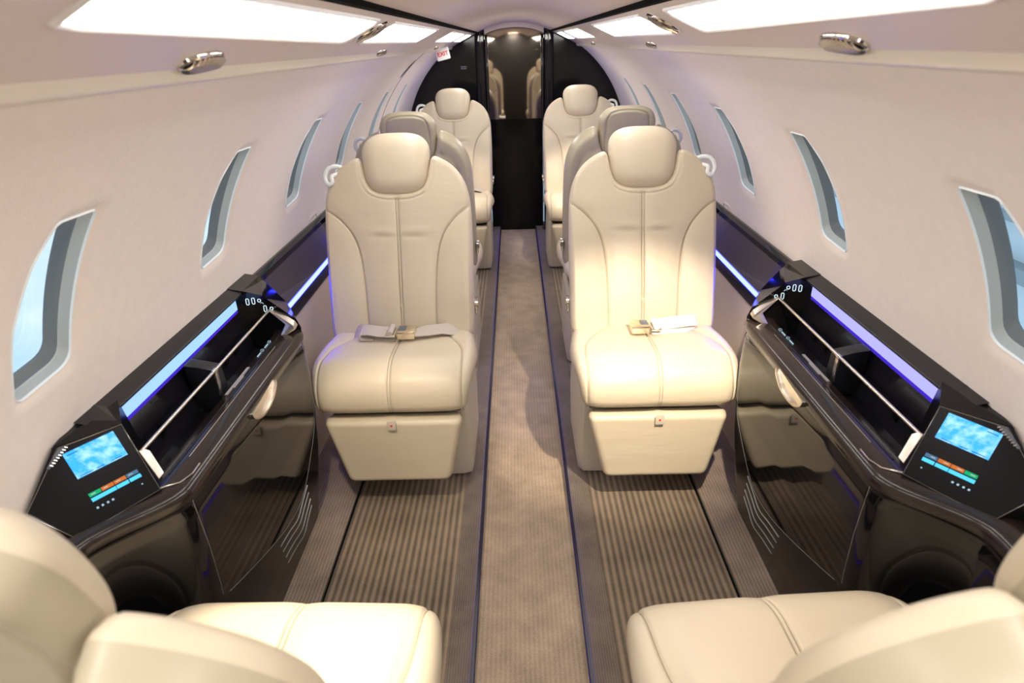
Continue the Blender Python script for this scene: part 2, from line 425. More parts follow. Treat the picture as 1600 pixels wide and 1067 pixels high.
for s in (-1, 1):
    o = obj('aisle_light_strip', box_mesh('aisle_led', s*.1365-.0006-.0014, s*.1365-.0006+.0014, .2, 4.7, -.003, .0040), emit('led_aisle_violet', (.07, .045, .26), .22))
    obj('outer_strip', box_mesh('outer_led', min(s*.1396, s*.1424), max(s*.1396, s*.1424), .2, 4.7, .0003, .0034), emit('led_violet_outer', (.05, .015, 1), 2.2), o)
    tag(o, 'thin violet light strip along the %s edge of the aisle carpet' % ('left' if s < 0 else 'right'), 'light strip')

# ceiling centre, valances with light panels
def zdome(x): return 1.404+.058*(1-(x/.25)**2) if abs(x) < .25 else 1.404
secs = []
for y in (Y0, Y1+.2):
    secs.append([(x, y, zdome(x)) for x in np.linspace(-.27, .27, 25)])
tag(obj('ceiling', loft_mesh('ceiling', secs), CEIL), kind='structure')
G = .458
def psu(x): return 1.31+G*(.455-abs(x))
for s in (-1, 1):
    prof = [(.455, 1.311), (.450, 1.305), (.445, 1.3015), (.439, 1.3015), (.434, 1.307), (.428, 1.3195), (.40, psu(.40)), (.30, psu(.30)), (.262, psu(.262)), (.256, 1.404), (.256, 1.43)]
    v = empty('trim_%d' % (1 if s < 0 else 2), (s*.35, 2, 1.35)); tag(v, kind='structure')
    def sec(pr, y): return [(s*x-s*.35, y-2, z-1.35) for x, z in pr]
    obj('valence_lip', loft_mesh('lip', [sec(prof[:6], Y0), sec(prof[:6], Y1)], sharp=80), LIP, v)
    obj('valence_panel', loft_mesh('valence', [sec(prof[5:], Y0), sec(prof[5:], Y1)], sharp=60), PSU, v)
    obj('ceiling_gap_seal', box_mesh('seal', min(s*.246-s*.35, s*.2635-s*.35), max(s*.246-s*.35, s*.2635-s*.35), Y0-2, Y1-2, 1.396-1.35, 1.406-1.35), RUBBER, v)
def psu_pt(s, x, y, off=0):   # off: below the valance surface
    nx, nz = -G, -1; l = math.hypot(G, 1)
    return (s*(x+nx/l*off), y, psu(x)+nz/l*off)
def ceiling_light(s, y0, y1, label, x0=.288, x1=.368, near=0):
    root = tag(empty('ceiling_light', psu_pt(s, (x0+x1)/2, (y0+y1)/2)), label, 'ceiling light', 'ceiling light panels'); L = Vector(root.location)
    o = rounded_poly([(x0, y0), (x1-near, y0), (x1, y1), (x0, y1)], .012, 64); c = np.array([(x0+x1)/2, (y0+y1)/2])
    def ring(dx, off): return [Vector(psu_pt(s, c[0]+(p[0]-c[0])*(1+dx/.04), c[1]+(p[1]-c[1])*(1+dx/((y1-y0)/2)), off))-L for p in o]
    obj('frame', loft_mesh('light_frame', [ring(.007, .0), ring(.005, .004), ring(0, .003), ring(-.002, .001)], closed=True), PANEL_EDGE, root)
    r = ring(-.002, .0012)
    obj('diffuser', mesh('diffuser', r, [tuple(range(len(r)))]), PANEL_M, root)
for s, nm in ((-1, 'left'), (1, 'right')):
    ceiling_light(s, .50 if s < 0 else .50, 1.45 if s < 0 else 1.36, 'long white ceiling light panel nearest the front on the %s valance' % nm, near=.024)
    ceiling_light(s, 1.60, 2.55, 'white ceiling light panel, second along the %s valance' % nm)
    ceiling_light(s, 3.10, 3.95, 'white ceiling light panel, third along the %s valance' % nm)
    ceiling_light(s, 4.10, 4.60, 'smallest white ceiling light panel by the black wall on the %s valance' % nm)
    ceiling_light(s, -.75, .30, 'white ceiling light panel behind the camera on the %s valance' % nm)
def vent(s, x, y, ax_y, ax_x, label):
    root = tag(empty('air_vent', psu_pt(s, x, y)), label, 'air vent', 'chrome oval vents'); L = Vector(root.location)
    n = 40
    def ring(k, off): return [Vector(psu_pt(s, x+math.sin(2*PI*j/n)*ax_x*k, y+math.cos(2*PI*j/n)*ax_y*k, off))-L for j in range(n)]
    obj('bezel', loft_mesh('bezel', [ring(1.0, -.001), ring(.98, .004), ring(.90, .006), ring(.86, .003)], closed=True), CHROME, root)
    r = ring(.87, .003); obj('lens', mesh('lens', r, [tuple(range(n))]), GREY, root)
    for k in range(-5, 6):
        f = k/5.6; h = ax_x*.84*math.sqrt(1-f*f*.92)
        a = Vector(psu_pt(s, x-h, y+f*ax_y*.86, .006))-L; b = Vector(psu_pt(s, x+h, y+f*ax_y*.86, .006))-L
        m_ = Vector(psu_pt(s, x, y+f*ax_y*.86, .009))-L
        obj('vane', tube_mesh('vane', [a, (a+m_)/2+Vector((0, 0, -.001)), m_, (b+m_)/2+Vector((0, 0, -.001)), b], .0036, 6), CHROME, root)
for s, nm in ((-1, 'left'), (1, 'right')):
    vent(s, .412, .87, .052, .023, 'nearest chrome oval vent beside the long light panel on the %s valance' % nm)
    vent(s, .325, 1.525, .026, .040, 'chrome oval vent between the first two light panels on the %s' % nm)
    vent(s, .425, 2.13, .05, .016, 'chrome oval vent beside the second light panel on the %s valance' % nm)
    vent(s, .425, 3.65, .05, .016, 'small far chrome oval vent low on the %s valance' % nm)

# ------------------------------------------------------------------ aft bulkhead with mirrored door
def bulk_outline(n=40):
    pts = []
    for j in range(n+1):
        th = zth(1.31)*(j/n)
        pts.append((RC*math.cos(th), ZC+RC*math.sin(th)))
    return pts
wa = tag(empty('wall_aft', (0, Y1, 0)), kind='structure')
for s in (-1, 1):
    pts = [(s*.235, 0, -.05), (s*.80, 0, -.05), (s*.80, 0, ZC)] + [(s*x, 0, z) for x, z in bulk_outline()] + [(s*.30, 0, 1.40), (s*.235, 0, 1.41)]
    obj('bulkhead_panel', prism_mesh('bulk', pts, (0, .06, 0)), BLACK_WALL, wa)
    # rounded column on each side of the opening
    secs = []
    for z in (-.05, 1.42):
        secs.append([(s*(.205+.035*(1-math.cos(a))), -.03*math.sin(a)+.0, z) for a in np.linspace(0, PI, 14)])
    obj('door_post', loft_mesh('post', secs), BLACK, wa)
    obj('jamb', box_mesh('jamb', min(s*.205, s*.235), max(s*.205, s*.235), 0, .2, -.05, 1.42), BLACK, wa)
    obj('chrome_edge', box_mesh('edge', min(s*.196, s*.2), max(s*.196, s*.2), -.002, .02, -.03, 1.36, ), DARK, wa)
# soffit arch
secs = []
for y, k in ((0, 1), (.05, .97), (.2, .95)):
    secs.append([(.25*k*math.cos(a)*-1, y, 1.335+.095*k*math.sin(a)) for a in np.linspace(0, PI, 24)])
obj('soffit_arch', loft_mesh('arch', secs), ARCH, wa)
top = [(x, 0, zdome(x)+.03) for x in np.linspace(-.26, .26, 21)] + [(-.25*math.cos(a)*-1, 0, 1.335+.095*math.sin(a)) for a in np.linspace(0, PI, 24)]
obj('header', prism_mesh('header', top, (0, .05, 0)), CEIL, wa)
dr = tag(empty('door_1', (0, Y1+.12, 0)), kind='structure')
def mirror_curve(name, x0, x1, z0, z1, bow, m, yb=0):
    secs = []
    for z in np.linspace(z0, z1, 12):
        secs.append([(x, yb+bow*((x/.2)**2), z) for x in np.linspace(x0, x1, 28)])
    return obj(name, loft_mesh(name, secs), m, dr)
mirror_curve('mirror_panel', -.19, .19, .82, 1.275, .0, MIRROR)
mirror_curve('upper_mirror_panel', -.19, .19, 1.285, 1.43, .0, MIRROR, -.0)
mirror_curve('lower_panel', -.2, .2, -.05, .82, .0, BLACK_WALL)
obj('rail', box_mesh('rail', -.2, .2, -.006, .01, 1.275, 1.285), MIRROR, dr)
for s in (-1, 1): obj('stile', box_mesh('stile', min(s*.19, s*.207), max(s*.19, s*.207), -.012, .012, .80, 1.4, .003), BLACK, dr)
obj('door_handle', box_mesh('handle', -.125, -.075, -.045, -.03, .825, .845, .004), SILVER, dr)
obj('handle_stem', box_mesh('stem', -.12, -.108, -.035, 0, .828, .842), SILVER, dr)
# added fill lamp, unseen behind the camera, brightens surfaces facing it
dl = tag(empty('fill_lamp', (0, -.70, 1.455)), 'added round fill lamp on the ceiling behind the camera, out of view', 'lamp')
obj('ring', tube_mesh('fill_ring', [(.085*math.cos(a), .085*math.sin(a), -.006) for a in np.linspace(0, 2*PI, 33)[:-1]], .006, 6, closed=True), CHROME, dl)
obj('diffuser', mesh('fill_diff', [(.083*math.cos(a), .083*math.sin(a), -.008) for a in np.linspace(0, 2*PI, 33)[:-1]], [tuple(range(32))]), emit('fill_white', (1, .93, .84), 125), dl)
# front bulkhead behind the camera
wf = tag(obj('wall_front', box_mesh('wall_front', -.85, .85, Y0-.05, Y0, -.06, 1.5), DARK), kind='structure')
# exit sign
es = tag(empty('exit_sign', (-.425, 4.0, 1.292), 0), 'small white exit sign with red letters hanging below the left valance', 'sign')
es.rotation_euler = (math.radians(0), math.radians(-12), math.radians(8)); es.scale = (.88, .88, .88)
obj('sign_body', box_mesh('sign', -.045, .045, -.006, .006, -.045, .03, .008, 3), WHITE, es)
tx = bpy.data.curves.new('exit_text', 'FONT'); tx.body = 'EXIT'; tx.size = .036; tx.extrude = .0008; tx.align_x = 'CENTER'; tx.align_y = 'CENTER'; tx.offset = .0008
to = bpy.data.objects.new('exit_text_tmp', tx); C.objects.link(to); bpy.context.view_layer.update()
me = bpy.data.meshes.new_from_object(to); bpy.data.objects.remove(to)
o = obj('lettering', me, RED, es); o.rotation_euler = (PI/2, 0, 0); o.location = (0, -.0075, -.008)
# emergency door seam on left wall + small placard
pts = [wall_pt(-1, 3.5-.05*(t-.5), t, -.0005) for t in np.linspace(.2, TH_TOP, 30)]
tag(obj('trim_3', tube_mesh('door_seam', pts, .0014, 5), GREY), kind='structure')
def wall_slot(s, y, z, hy, hth, name, label, cat):
    th = zth(z); o = rounded_poly([(y-hy, th-hth), (y+hy, th-hth), (y+hy, th+hth), (y-hy, th+hth)], .02, 40); c = o.mean(0)
    root = tag(empty(name, wall_pt(s, y, th)), label, cat); L = Vector(root.location)
    def ring(k, off): return [Vector(wall_pt(s, *(c+(p-c)*k), off))-L for p in o]
    obj('surround', loft_mesh('surround', [ring(1, 0), ring(.96, -.004), ring(.84, -.004), ring(.80, -.001)], closed=True), SHROUD, root)
    r = ring(.82, -.0015); obj('cover', mesh('cover', r, [tuple(range(40))]), WALL, root)
wall_slot(-1, 2.33, .725, .045, .05, 'wall_hook_plate', 'rounded oval wall plate on the left wall above the ledge behind the left seat', 'wall plate')
wall_slot(1, 2.33, .725, .045, .05, 'wall_hook_plate', 'rounded oval wall plate on the right wall above the ledge behind the right seat', 'wall plate')
o = obj('door_slot', mesh('slot', [wall_pt(-1, y, t, -.001) for y, t in ((3.40, zth(1.19)), (3.44, zth(1.19)), (3.46, zth(1.265)), (3.42, zth(1.265)))], [(0, 1, 2, 3)]), GREY)
tag(o, 'small grey slot in the left wall beside the curved door seam', 'slot')
pl = tag(empty('placard', (-.36, Y1-.004, 1.19)), 'tiny grey placard on the black aft wall left of the mirror', 'placard')
for k in range(2): obj('placard_line', box_mesh('pl', -.02, .02, -.001, .001, -.012*k-.003, -.012*k+.003), GREY, pl)

# ------------------------------------------------------------------ seats
_cache = {}
def cached(key, fn):
    if key not in _cache: _cache[key] = fn()
    return _cache[key]
def sm(pts, n=40): return catmull(pts, n, closed=False)
def back_warp(x, v, w):      # hinge frame: front face looks along -y
    return (x, -w+.035*0, v)
def back_mesh():
    half = [(.0, .464), (.05, .467), (.082, .481), (.099, .510), (.107, .545), (.116, .574), (.134, .578), (.178, .553), (.214, .511), (.234, .455), (.240, .385), (.2415, .28), (.240, .12), (.238, .02), (.225, -.012), (.18, -.02), (.08, -.022)]
    full = half + [(0, -.022)] + [(-x, v) for x, v in half[::-1][:-1]]
    O = catmull(full, 420)
    sr = sm([(.236, .418), (.19, .385), (.150, .335), (.128, .27), (.118, .18), (.114, .08), (.113, -.02)])
    seams = [(sr, .0028, .006, .004), (sr*[-1, 1], .0028, .006, .004),
             (np.array([(-.004, .45), (-.004, -.02)]), .0022, .0042, .0015), (np.array([(.004, .45), (.004, -.02)]), .0022, .0042, .0015),
             (sm([(-.122, .56), (-.116, .51), (-.094, .466), (-.05, .447), (0, .443), (.05, .447), (.094, .466), (.116, .51), (.122, .56)]), .0025, .0028, .001)]
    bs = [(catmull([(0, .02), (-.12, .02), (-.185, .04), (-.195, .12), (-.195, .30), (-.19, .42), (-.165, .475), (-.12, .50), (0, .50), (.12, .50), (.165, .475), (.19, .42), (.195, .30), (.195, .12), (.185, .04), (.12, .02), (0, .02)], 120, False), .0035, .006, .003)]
    def bulge(X):
        x, v = X[:, 0], X[:, 1]
        return .006*np.exp(-((v-.12)/.12)**2)+.012*np.clip((np.abs(x)-.11)/.1, 0, 1)*np.exp(-((v-.15)/.2)**2) \
            - .0035*np.exp(-((v-.325+.02*x)/.008)**2)*np.exp(-((np.abs(x)-.055)/.035)**2) + .002*np.exp(-((v-.343)/.012)**2)*np.exp(-((np.abs(x)-.055)/.045)**2)
    return pad('backrest', O, .024, .05, .016, .024, seams, bs, back_warp, n=420, K=88, Kb=40, centre=(0, .10), bulge=bulge)
def head_mesh():
    O = []
    for t in np.linspace(0, 2*PI, 241)[:-1]:
        c_, s_ = math.cos(t), math.sin(t); e = 2/3.3
        v = .101*math.copysign(abs(s_)**e, s_); x = .1085*math.copysign(abs(c_)**e, c_)
        O.append((x*(1+.75*min(v, .05)-.25*max(0, v-.05)), .557+v))
    O = catmull(O, 240)
    def warp(x, v, w): return (x, -w-.004+.5*x*x+1.2*(v-.54)**2, v)
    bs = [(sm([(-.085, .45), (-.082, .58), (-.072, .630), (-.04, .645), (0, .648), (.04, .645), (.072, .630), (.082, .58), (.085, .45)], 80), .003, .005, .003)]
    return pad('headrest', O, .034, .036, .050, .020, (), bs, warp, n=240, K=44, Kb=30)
def cush_path(s, w):        # s: along the cushion from front-bottom, w: outward
    a, r = .045, .055; q = r*PI/2
    yb, zb, T = .050, .345, 0
    if s < a: y, z, ny, nz = yb, zb+s, -1, 0
    elif s < a+q: t = (s-a)/r; y, z, ny, nz = yb+r*(1-math.cos(t)), zb+a+r*math.sin(t), -math.cos(t), math.sin(t)
    else: d = s-a-q; y, z, ny, nz = yb+r+d, zb+a+r-.05*d, -.0, 1
    return y+ny*w, z+nz*w
def cush_mesh():
    L = .50
    half = [(.0, .0), (.12, .0), (.20, .004), (.226, .020), (.234, .06), (.246, .12), (.252, .19), (.249, .26), (.240, .33), (.233, .38), (.229, .45), (.20, .495), (.10, L)]
    full = half + [(0, L)] + [(-x, v) for x, v in half[::-1][:-1]]
    O = catmull(full, 420)
    sr = sm([(.213, .0), (.213, .06), (.212, .14), (.200, .22), (.165, .29), (.135, .335), (.128, .37), (.150, .41), (.165, .48)])
    seams = [(sr, .0028, .006, .005), (sr*[-1, 1], .0028, .006, .005),
             (np.array([(-.004, .0), (-.004, L)]), .0022, .0042, .0015), (np.array([(.004, .0), (.004, L)]), .0022, .0042, .0015)]
    def warp(x, v, w):
        y, z = cush_path(v, w); return (x, y, z)
    def bulge(X):
        x, v = X[:, 0], X[:, 1]
        return .006*np.exp(-((v-.16)/.09)**2)*np.clip(1-np.abs(x)/.22, 0, 1)
    return pad('cushion', O, .050, .020, .038, .02, seams, (), warp, n=420, K=88, Kb=16, centre=(0, .24), bulge=bulge)
def leg_mesh():
    O = rounded_poly([(-.158, .105), (.164, .105), (.213, .332), (-.213, .332)], [.03, .03, .022, .022], 200)
    def warp(x, v, w): return (x, .034-w-(.33-v)*.04, v)
    return pad('legrest', O, .028, .03, .02, .012, (), (), warp, n=200, K=30, Kb=12)
def base_mesh():
    secs = []
    for z, k, y0, y1 in ((.015, .218, .155, .46), (.05, .224, .148, .465), (.20, .226, .135, .47), (.335, .222, .13, .47)):
        o = rounded_poly([(-k, y0), (k, y0), (k, y1), (-k, y1)], .025, 48); secs.append([(x, y, z) for x, y in o])
    return loft_mesh('base', secs, closed=True, caps=True)
def seat(x, y, facing, side, recl, label, belt=None, rz=0, hrecl=None):
    """facing 1: faces the camera end (-y); -1: faces aft. side: -1 left of aisle, +1 right"""
    root = empty('cabin_seat', (x, y, 0), (0 if facing > 0 else PI)+rz)
    tag(root, label, 'seat', 'cream leather cabin seats')
    out = side*facing      # sign of local x pointing to the sidewall
    cu = obj('seat_cushion', cached('cush', cush_mesh), LEATHER, root)
    obj('stitching', cached('cusht', lambda: thread_mesh(cu.data)), THREAD, cu)
    obj('leg_rest', cached('leg', leg_mesh), LEATHER, root)
    obj('base', cached('base', base_mesh), SHROUD, root)
    obj('seat_pan', cached('pan', lambda: box_mesh('pan', -.205, .205, .06, .50, .325, .40, .01)), DARK, root)
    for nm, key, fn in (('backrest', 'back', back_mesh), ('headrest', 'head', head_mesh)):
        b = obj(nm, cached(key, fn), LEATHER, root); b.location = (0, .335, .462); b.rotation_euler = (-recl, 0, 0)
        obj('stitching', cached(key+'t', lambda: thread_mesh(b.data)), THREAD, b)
        if nm == 'headrest' and hrecl is not None: b.rotation_euler = (-hrecl, 0, 0); b.location = (0, .343, .488)
        if nm == 'backrest': bk = b
    # structural back shell lower down, between backrest and base
    obj('back_bracket', cached('brk', lambda: box_mesh('brk', -.19, .19, .40, .49, .30, .50, .02)), SHROUD, root)
    # pull tab on the leg rest
    t = obj('pull_tab', cached('tab', lambda: box_mesh('tab', -.013, .013, -.006, -.002, .305, .338, .001)), CLEAR if side > 0 else SHROUD, root)
    obj('tab_mark', cached('tabm', lambda: box_mesh('tabm', -.003, .003, -.0068, -.0055, .318, .324)), RED, t)
    # shoulder belt guide at the outer shoulder
    g = obj('belt_guide', cached('guide%d' % out, lambda: guide_mesh(out)), CLEAR, root)
    g.location = bk.location; g.rotation_euler = bk.rotation_euler
    # recline knob on the aisle side
    kn = obj('recline_knob', cached('knob%d' % out, lambda: tube_mesh('knob', [(-out*.238, .03, .10), (-out*.246, .03, .10), (-out*.25, .03, .10)], .017, 16)), CHROME, root)
    kn.location = bk.location; kn.rotation_euler = bk.rotation_euler
    ks = obj('recline_lever', cached('lev%d' % out, lambda: box_mesh('lev', min(-out*.238, -out*.246), max(-out*.238, -out*.246), .022, .036, .06, .10, .004)), CHROME, root)
    ks.location = bk.location; ks.rotation_euler = bk.rotation_euler
    if belt: seat_belt(root, belt)
    return root
def guide_mesh(out):
    pts = [(out*.176, -.006, .548), (out*.196, -.018, .553), (out*.218, -.024, .542), (out*.226, -.026, .516), (out*.215, -.030, .494), (out*.203, -.030, .502), (out*.204, -.028, .520), (out*.184, -.012, .532)]
    P = catmull(pts, 40, True)
    return tube_mesh('guide', [tuple(p) for p in P], .0075, 8, closed=True)
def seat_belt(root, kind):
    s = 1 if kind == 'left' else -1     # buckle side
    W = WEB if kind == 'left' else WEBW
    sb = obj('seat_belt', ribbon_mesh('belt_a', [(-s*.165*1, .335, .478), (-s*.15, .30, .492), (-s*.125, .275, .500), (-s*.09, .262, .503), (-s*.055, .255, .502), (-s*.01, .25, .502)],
        [(.2*s, 1, .65), (.2*s, 1, .60), (.1*s, 1, .5), (0, 1, .45), (0, 1, .35), (0, 1, .3)], .060), W, root)
    if kind == 'left':
        path = [(.215, .335, .480), (.17, .30, .494), (.13, .28, .504), (.09, .262, .508), (.05, .252, .505), (.03, .25, .503)]
        obj('webbing', ribbon_mesh('belt_b', path, [(0, 1, .5), (0, 1, .35), (-.2, 1, .15), (-.3, 1, .2), (0, 1, 0), (0, 1, 0)], .058), W, sb)
        obj('webbing', ribbon_mesh('belt_c', [(-.12, .262, .514), (-.095, .25, .520), (-.06, .248, .514), (-.03, .248, .512)], [(0, 1, .2)]*4, .056), W, sb)
        obj('webbing', ribbon_mesh('belt_d', [(-.12, .25, .514), (-.124, .25, .507), (-.116, .25, .500), (-.08, .25, .499)], [(0, 1, .2)]*4, .056), W, sb)
    else:
        # folded loop standing on edge on the wall side
        path = [(.02, .262, .506), (.06, .258, .515), (.10, .262, .518), (.14, .278, .515), (.165, .292, .508), (.170, .300, .502), (.155, .296, .498), (.11, .285, .497), (.05, .275, .497)]
        obj('webbing', ribbon_mesh('belt_b', path, [(0, 1, .75)]*9, .042), W, sb)
        obj('webbing', ribbon_mesh('belt_c', [(.15, .33, .482), (.165, .315, .492), (.15, .29, .496), (.08, .275, .497)], [(0, 1, .5)]*4, .050), W, sb)
    bx = .028*s
    b = obj('buckle', box_mesh('buckle', bx-.028, bx+.028, .212, .272, .500, .526, .005), BUCKLE, sb)
    obj('buckle_latch', box_mesh('latch', bx-s*.026-.0, bx-s*.002, .228, .260, .512, .5275, .001) if s > 0 else box_mesh('latch', bx+.002, bx+.026, .228, .260, .512, .5275, .001), GREY, b)
    cx = -s*.022
    obj('slider', box_mesh('slider', cx-.016, cx+.016, .214, .274, .508, .516, .002), CHROME, sb)
    obj('slider_bar', tube_mesh('bar', [(cx, .212, .522), (cx, .275, .522)], .010, 12, flat=.7), W, sb)
B, D_, XR = 1.54, 3.66, .405
R18 = math.radians(18)
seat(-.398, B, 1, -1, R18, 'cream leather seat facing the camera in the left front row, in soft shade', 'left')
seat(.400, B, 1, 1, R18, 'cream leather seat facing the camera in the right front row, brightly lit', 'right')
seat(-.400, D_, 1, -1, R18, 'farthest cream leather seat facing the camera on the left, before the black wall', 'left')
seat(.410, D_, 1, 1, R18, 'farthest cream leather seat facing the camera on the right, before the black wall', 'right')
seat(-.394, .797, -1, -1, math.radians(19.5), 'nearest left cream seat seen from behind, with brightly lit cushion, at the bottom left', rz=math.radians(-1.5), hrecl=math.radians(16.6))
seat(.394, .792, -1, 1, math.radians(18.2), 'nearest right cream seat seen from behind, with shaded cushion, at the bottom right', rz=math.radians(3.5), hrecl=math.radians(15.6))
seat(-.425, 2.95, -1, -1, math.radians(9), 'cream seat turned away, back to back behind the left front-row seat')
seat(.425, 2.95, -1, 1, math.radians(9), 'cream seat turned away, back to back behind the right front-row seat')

# ------------------------------------------------------------------ side consoles
def smooth(t): t = max(0, min(1, t)); return t*t*(3-2*t)
def con_off(y):
    if y > 1.50: return .13*smooth((y-1.50)/.24)
    if y < .87: return .11*smooth((.87-y)/.15)
    return 0
def side_console(s, nm):
    root = tag(empty('side_console', (s*.70, 1.2, 0)), 'black gloss side console with silver rail and screen along the %s wall' % nm, 'console')
    L = Vector(root.location)
    P = lambda x, y, z: (s*x-L.x, y-L.y, z)
    def part(name, me, m, par=root): return obj(name, me, m, par)
    LEDM = LED_W if s < 0 else LED_R
    # main body: outer face from the lip to the floor, with end returns
    prof = [(.684, .630), (.681, .640), (.676, .644), (.644, .649), (.612, .645), (.603, .638), (.600, .628), (.603, .618), (.609, .614), (.608, .604), (.604, .59), (.603, .50), (.607, .40), (.618, .28), (.636, .15), (.652, .06), (.664, .0)]
    ys = list(np.linspace(.66, .87, 16)) + list(np.linspace(.9, 1.5, 14)) + list(np.linspace(1.515, 1.745, 16))
    secs = []
    for y in ys:
        o = con_off(y); lim = .786
        dz = -.0
        secs.append([P(min(x+o*(1 if x < .66 else 1), lim), y, z) for x, z in prof] + [P(.79, y, 0)])
    pz = prof[7:]; dense = []
    for (xa, za), (xb, zb) in zip(pz[:-1], pz[1:]):
        m_ = max(1, int((za-zb)/.012)); dense += [(xa+(xb-xa)*t/m_, za+(zb-za)*t/m_) for t in range(m_)]
    dense.append(pz[-1])
    ysb = list(np.linspace(.66, .87, 22))+list(np.linspace(.88, 1.5, 54))+list(np.linspace(1.51, 1.745, 20))
    SY, SZ = [.60, .88, .969, 1.134, 1.246, 1.338, 1.391, 1.438, 1.493, 1.5, 1.8], [.36, .36, .321, .252, .215, .208, .236, .288, .357, .40, .40]
    V = []; FU = []; FL = []; nn = len(dense)
    for y in ysb: V += [P(min(x+con_off(y), .786), y, z) for x, z in dense]
    for i in range(len(ysb)-1):
        for j in range(nn-1):
            zc = (dense[j][1]+dense[j+1][1])/2; yc_ = (ysb[i]+ysb[i+1])/2
            (FL if zc < np.interp(yc_, SY, SZ) else FU).append((i*nn+j, i*nn+j+1, (i+1)*nn+j+1, (i+1)*nn+j))
    part('body', mesh('body', V, FU, True), BLACK)
    part('kick_panel', mesh('kick', V, FL, True), BLACK_LOW)
    lip = part('table_lid', loft_mesh('lid', [q[:8] for q in secs if True], sharp=50), BROWNGLOSS)
    part('lid_seam', tube_mesh('lidseam', [P(.6415+con_off(y), y, .6495) for y in np.linspace(.95, 1.42, 12)], .0007, 5), SILVER, lip)
    part('lid_groove', box_mesh('lidgroove', *sorted((P(.654, 0, 0)[0], P(.6565, 0, 0)[0])), .90-1.2, 1.50-1.2, .640, .6492), DARK, lip)
    for k in range(3):          # fine caption lines, too small to read
        n0, n1 = (1.185, 1.315) if k < 2 else (1.215, 1.27)
        part('caption_line', box_mesh('cap', min(P(.672-.004*k, 0, 0)[0], P(.6742-.004*k, 0, 0)[0]), max(P(.672-.004*k, 0, 0)[0], P(.6742-.004*k, 0, 0)[0]), n0-1.2, n1-1.2, .642, .6462+.0006*k), caption_mat(), lip)
    # tray behind the lid, ribbed slope and back wall
    tp = [(.684, .632)]
    for k in range(6):
        x = .686+.0048*k; z = .628-.005*k; tp += [(x, z), (x+.003, z), (x+.0035, z-.003), (x+.005, z-.003)]
    tp += [(.720, .596), (.744, .596), (.748, .604), (.764, .700), (.7645, .722)]
    part('tray', loft_mesh('tray', [[P(x, y, z) for x, z in tp] for y in (.86, 1.56)], sharp=20), DARK_GLOSS)
    for yy in (.99, 1.05, 1.30, 1.36, 1.42):   # pocket cut-outs in the back wall
        part('pocket', prism_mesh('pocket', [P(.7495, yy, .625), P(.7495, yy+.014, .630), P(.7535, yy+.014, .660), P(.7535, yy, .655)], (0.002*s*-1, 0, 0)), BLACK)
    # cap and light strip
    capp = [(.7645, .720), (.757, .722), (.755, .7235), (.755, .7185), (.757, .7465), (.7555, .7505), (.758, .7545), (.795, .766), (.80, .764)]
    part('wall_cap', loft_mesh('cap', [[P(x, y, z) for x, z in [(.7575, .745), (.7545, .7475), (.7545, .7515), (.758, .7545), (.796, .764)]] for y in (.90, 1.60)], sharp=30), DARK)
    part('light_strip', box_mesh('led', *sorted((P(.7565, 0, 0)[0], P(.7600, 0, 0)[0])), .935-1.2, 1.502-1.2, .7205, .7465), LEDM)
    part('light_strip_edge', box_mesh('led2', *sorted((P(.7575, 0, 0)[0], P(.762, 0, 0)[0])), .935-1.2, 1.502-1.2, .7115, .7202), LED_V)
    # mid divider
    dv = [P(.758, 1.2, .716), P(.745, 1.18, .722), P(.72, 1.19, .713), P(.692, 1.2, .700), P(.688, 1.2, .64), P(.70, 1.2, .60), P(.75, 1.2, .60)]
    part('divider', prism_mesh('divider', dv, (0, .035, 0), .002), DARK)
    # silver rail and brackets
    rail = part('rail', tube_mesh('rail', [P(.6890, .885, .7015), P(.6885, 1.2, .7015), P(.6885, 1.545, .7020)], .0035, 10), SILVER)
    part('rail_clip', tube_mesh('clip', [P(.688, 1.185, .7015), P(.688, 1.2, .7015)], .0055, 10), CHROME, rail)
    part('rail_post', box_mesh('post', *sorted((P(.686, 0, 0)[0], P(.690, 0, 0)[0])), -.008, .004, .64, .700, .001), SILVER, rail)
    br = [P(.690, 1.53, .7045), P(.684, 1.528, .7055), P(.618, 1.50, .672), P(.612, 1.50, .660), P(.640, 1.49, .645), P(.652, 1.49, .648), P(.640, 1.505, .672)]
    part('end_bracket', prism_mesh('bracket', br, (0, .022, .004), .002), SILVER)
    # far control block with icons
    blk = [(.795, .765), (.752, .7575), (.700, .7445), (.690, .735), (.618, .676), (.608, .652), (.612, .60), (.79, .60)]
    f0 = [P(x, 1.525+.10*(z-.60)+.0*x, z) for x, z in blk]
    fb = [P(min(x+(.0 if x > .75 else (.045 if x > .68 else .07)), .795), 1.66+.02*(z-.6), z-.0) for x, z in blk]
    part('control_block', loft_mesh('ctrl', [f0, fb], closed=True, caps=True, smooth=False), BLACK)
    def cb(x, z): return Vector(P(x, 1.525+.10*(z-.60)-.0012, z))
    def ringicon(cx, cz, w, h, nm_='icon'):
        o = rounded_poly([(cx-w, cz-h), (cx+w, cz-h), (cx+w, cz+h), (cx-w, cz+h)], min(w, h)*.9, 28)
        part(nm_, tube_mesh('icon', [cb(x, z) for x, z in o], .0011, 5, closed=True), WHITE_ICON)
    for cx, cz, w, h in ((.742, .728, .0038, .0085), (.726, .730, .0038, .0085), (.710, .731, .0040, .0040), (.697, .708, .0036, .0085), (.680, .708, .0038, .0038)):
        ringicon(cx, cz, w, h)
    part('icon', tube_mesh('icon', [cb(.704-.004*math.cos(a), .721+.004*math.sin(a)) for a in np.linspace(0, 2.6, 8)], .0008, 5), DIM_ICON)
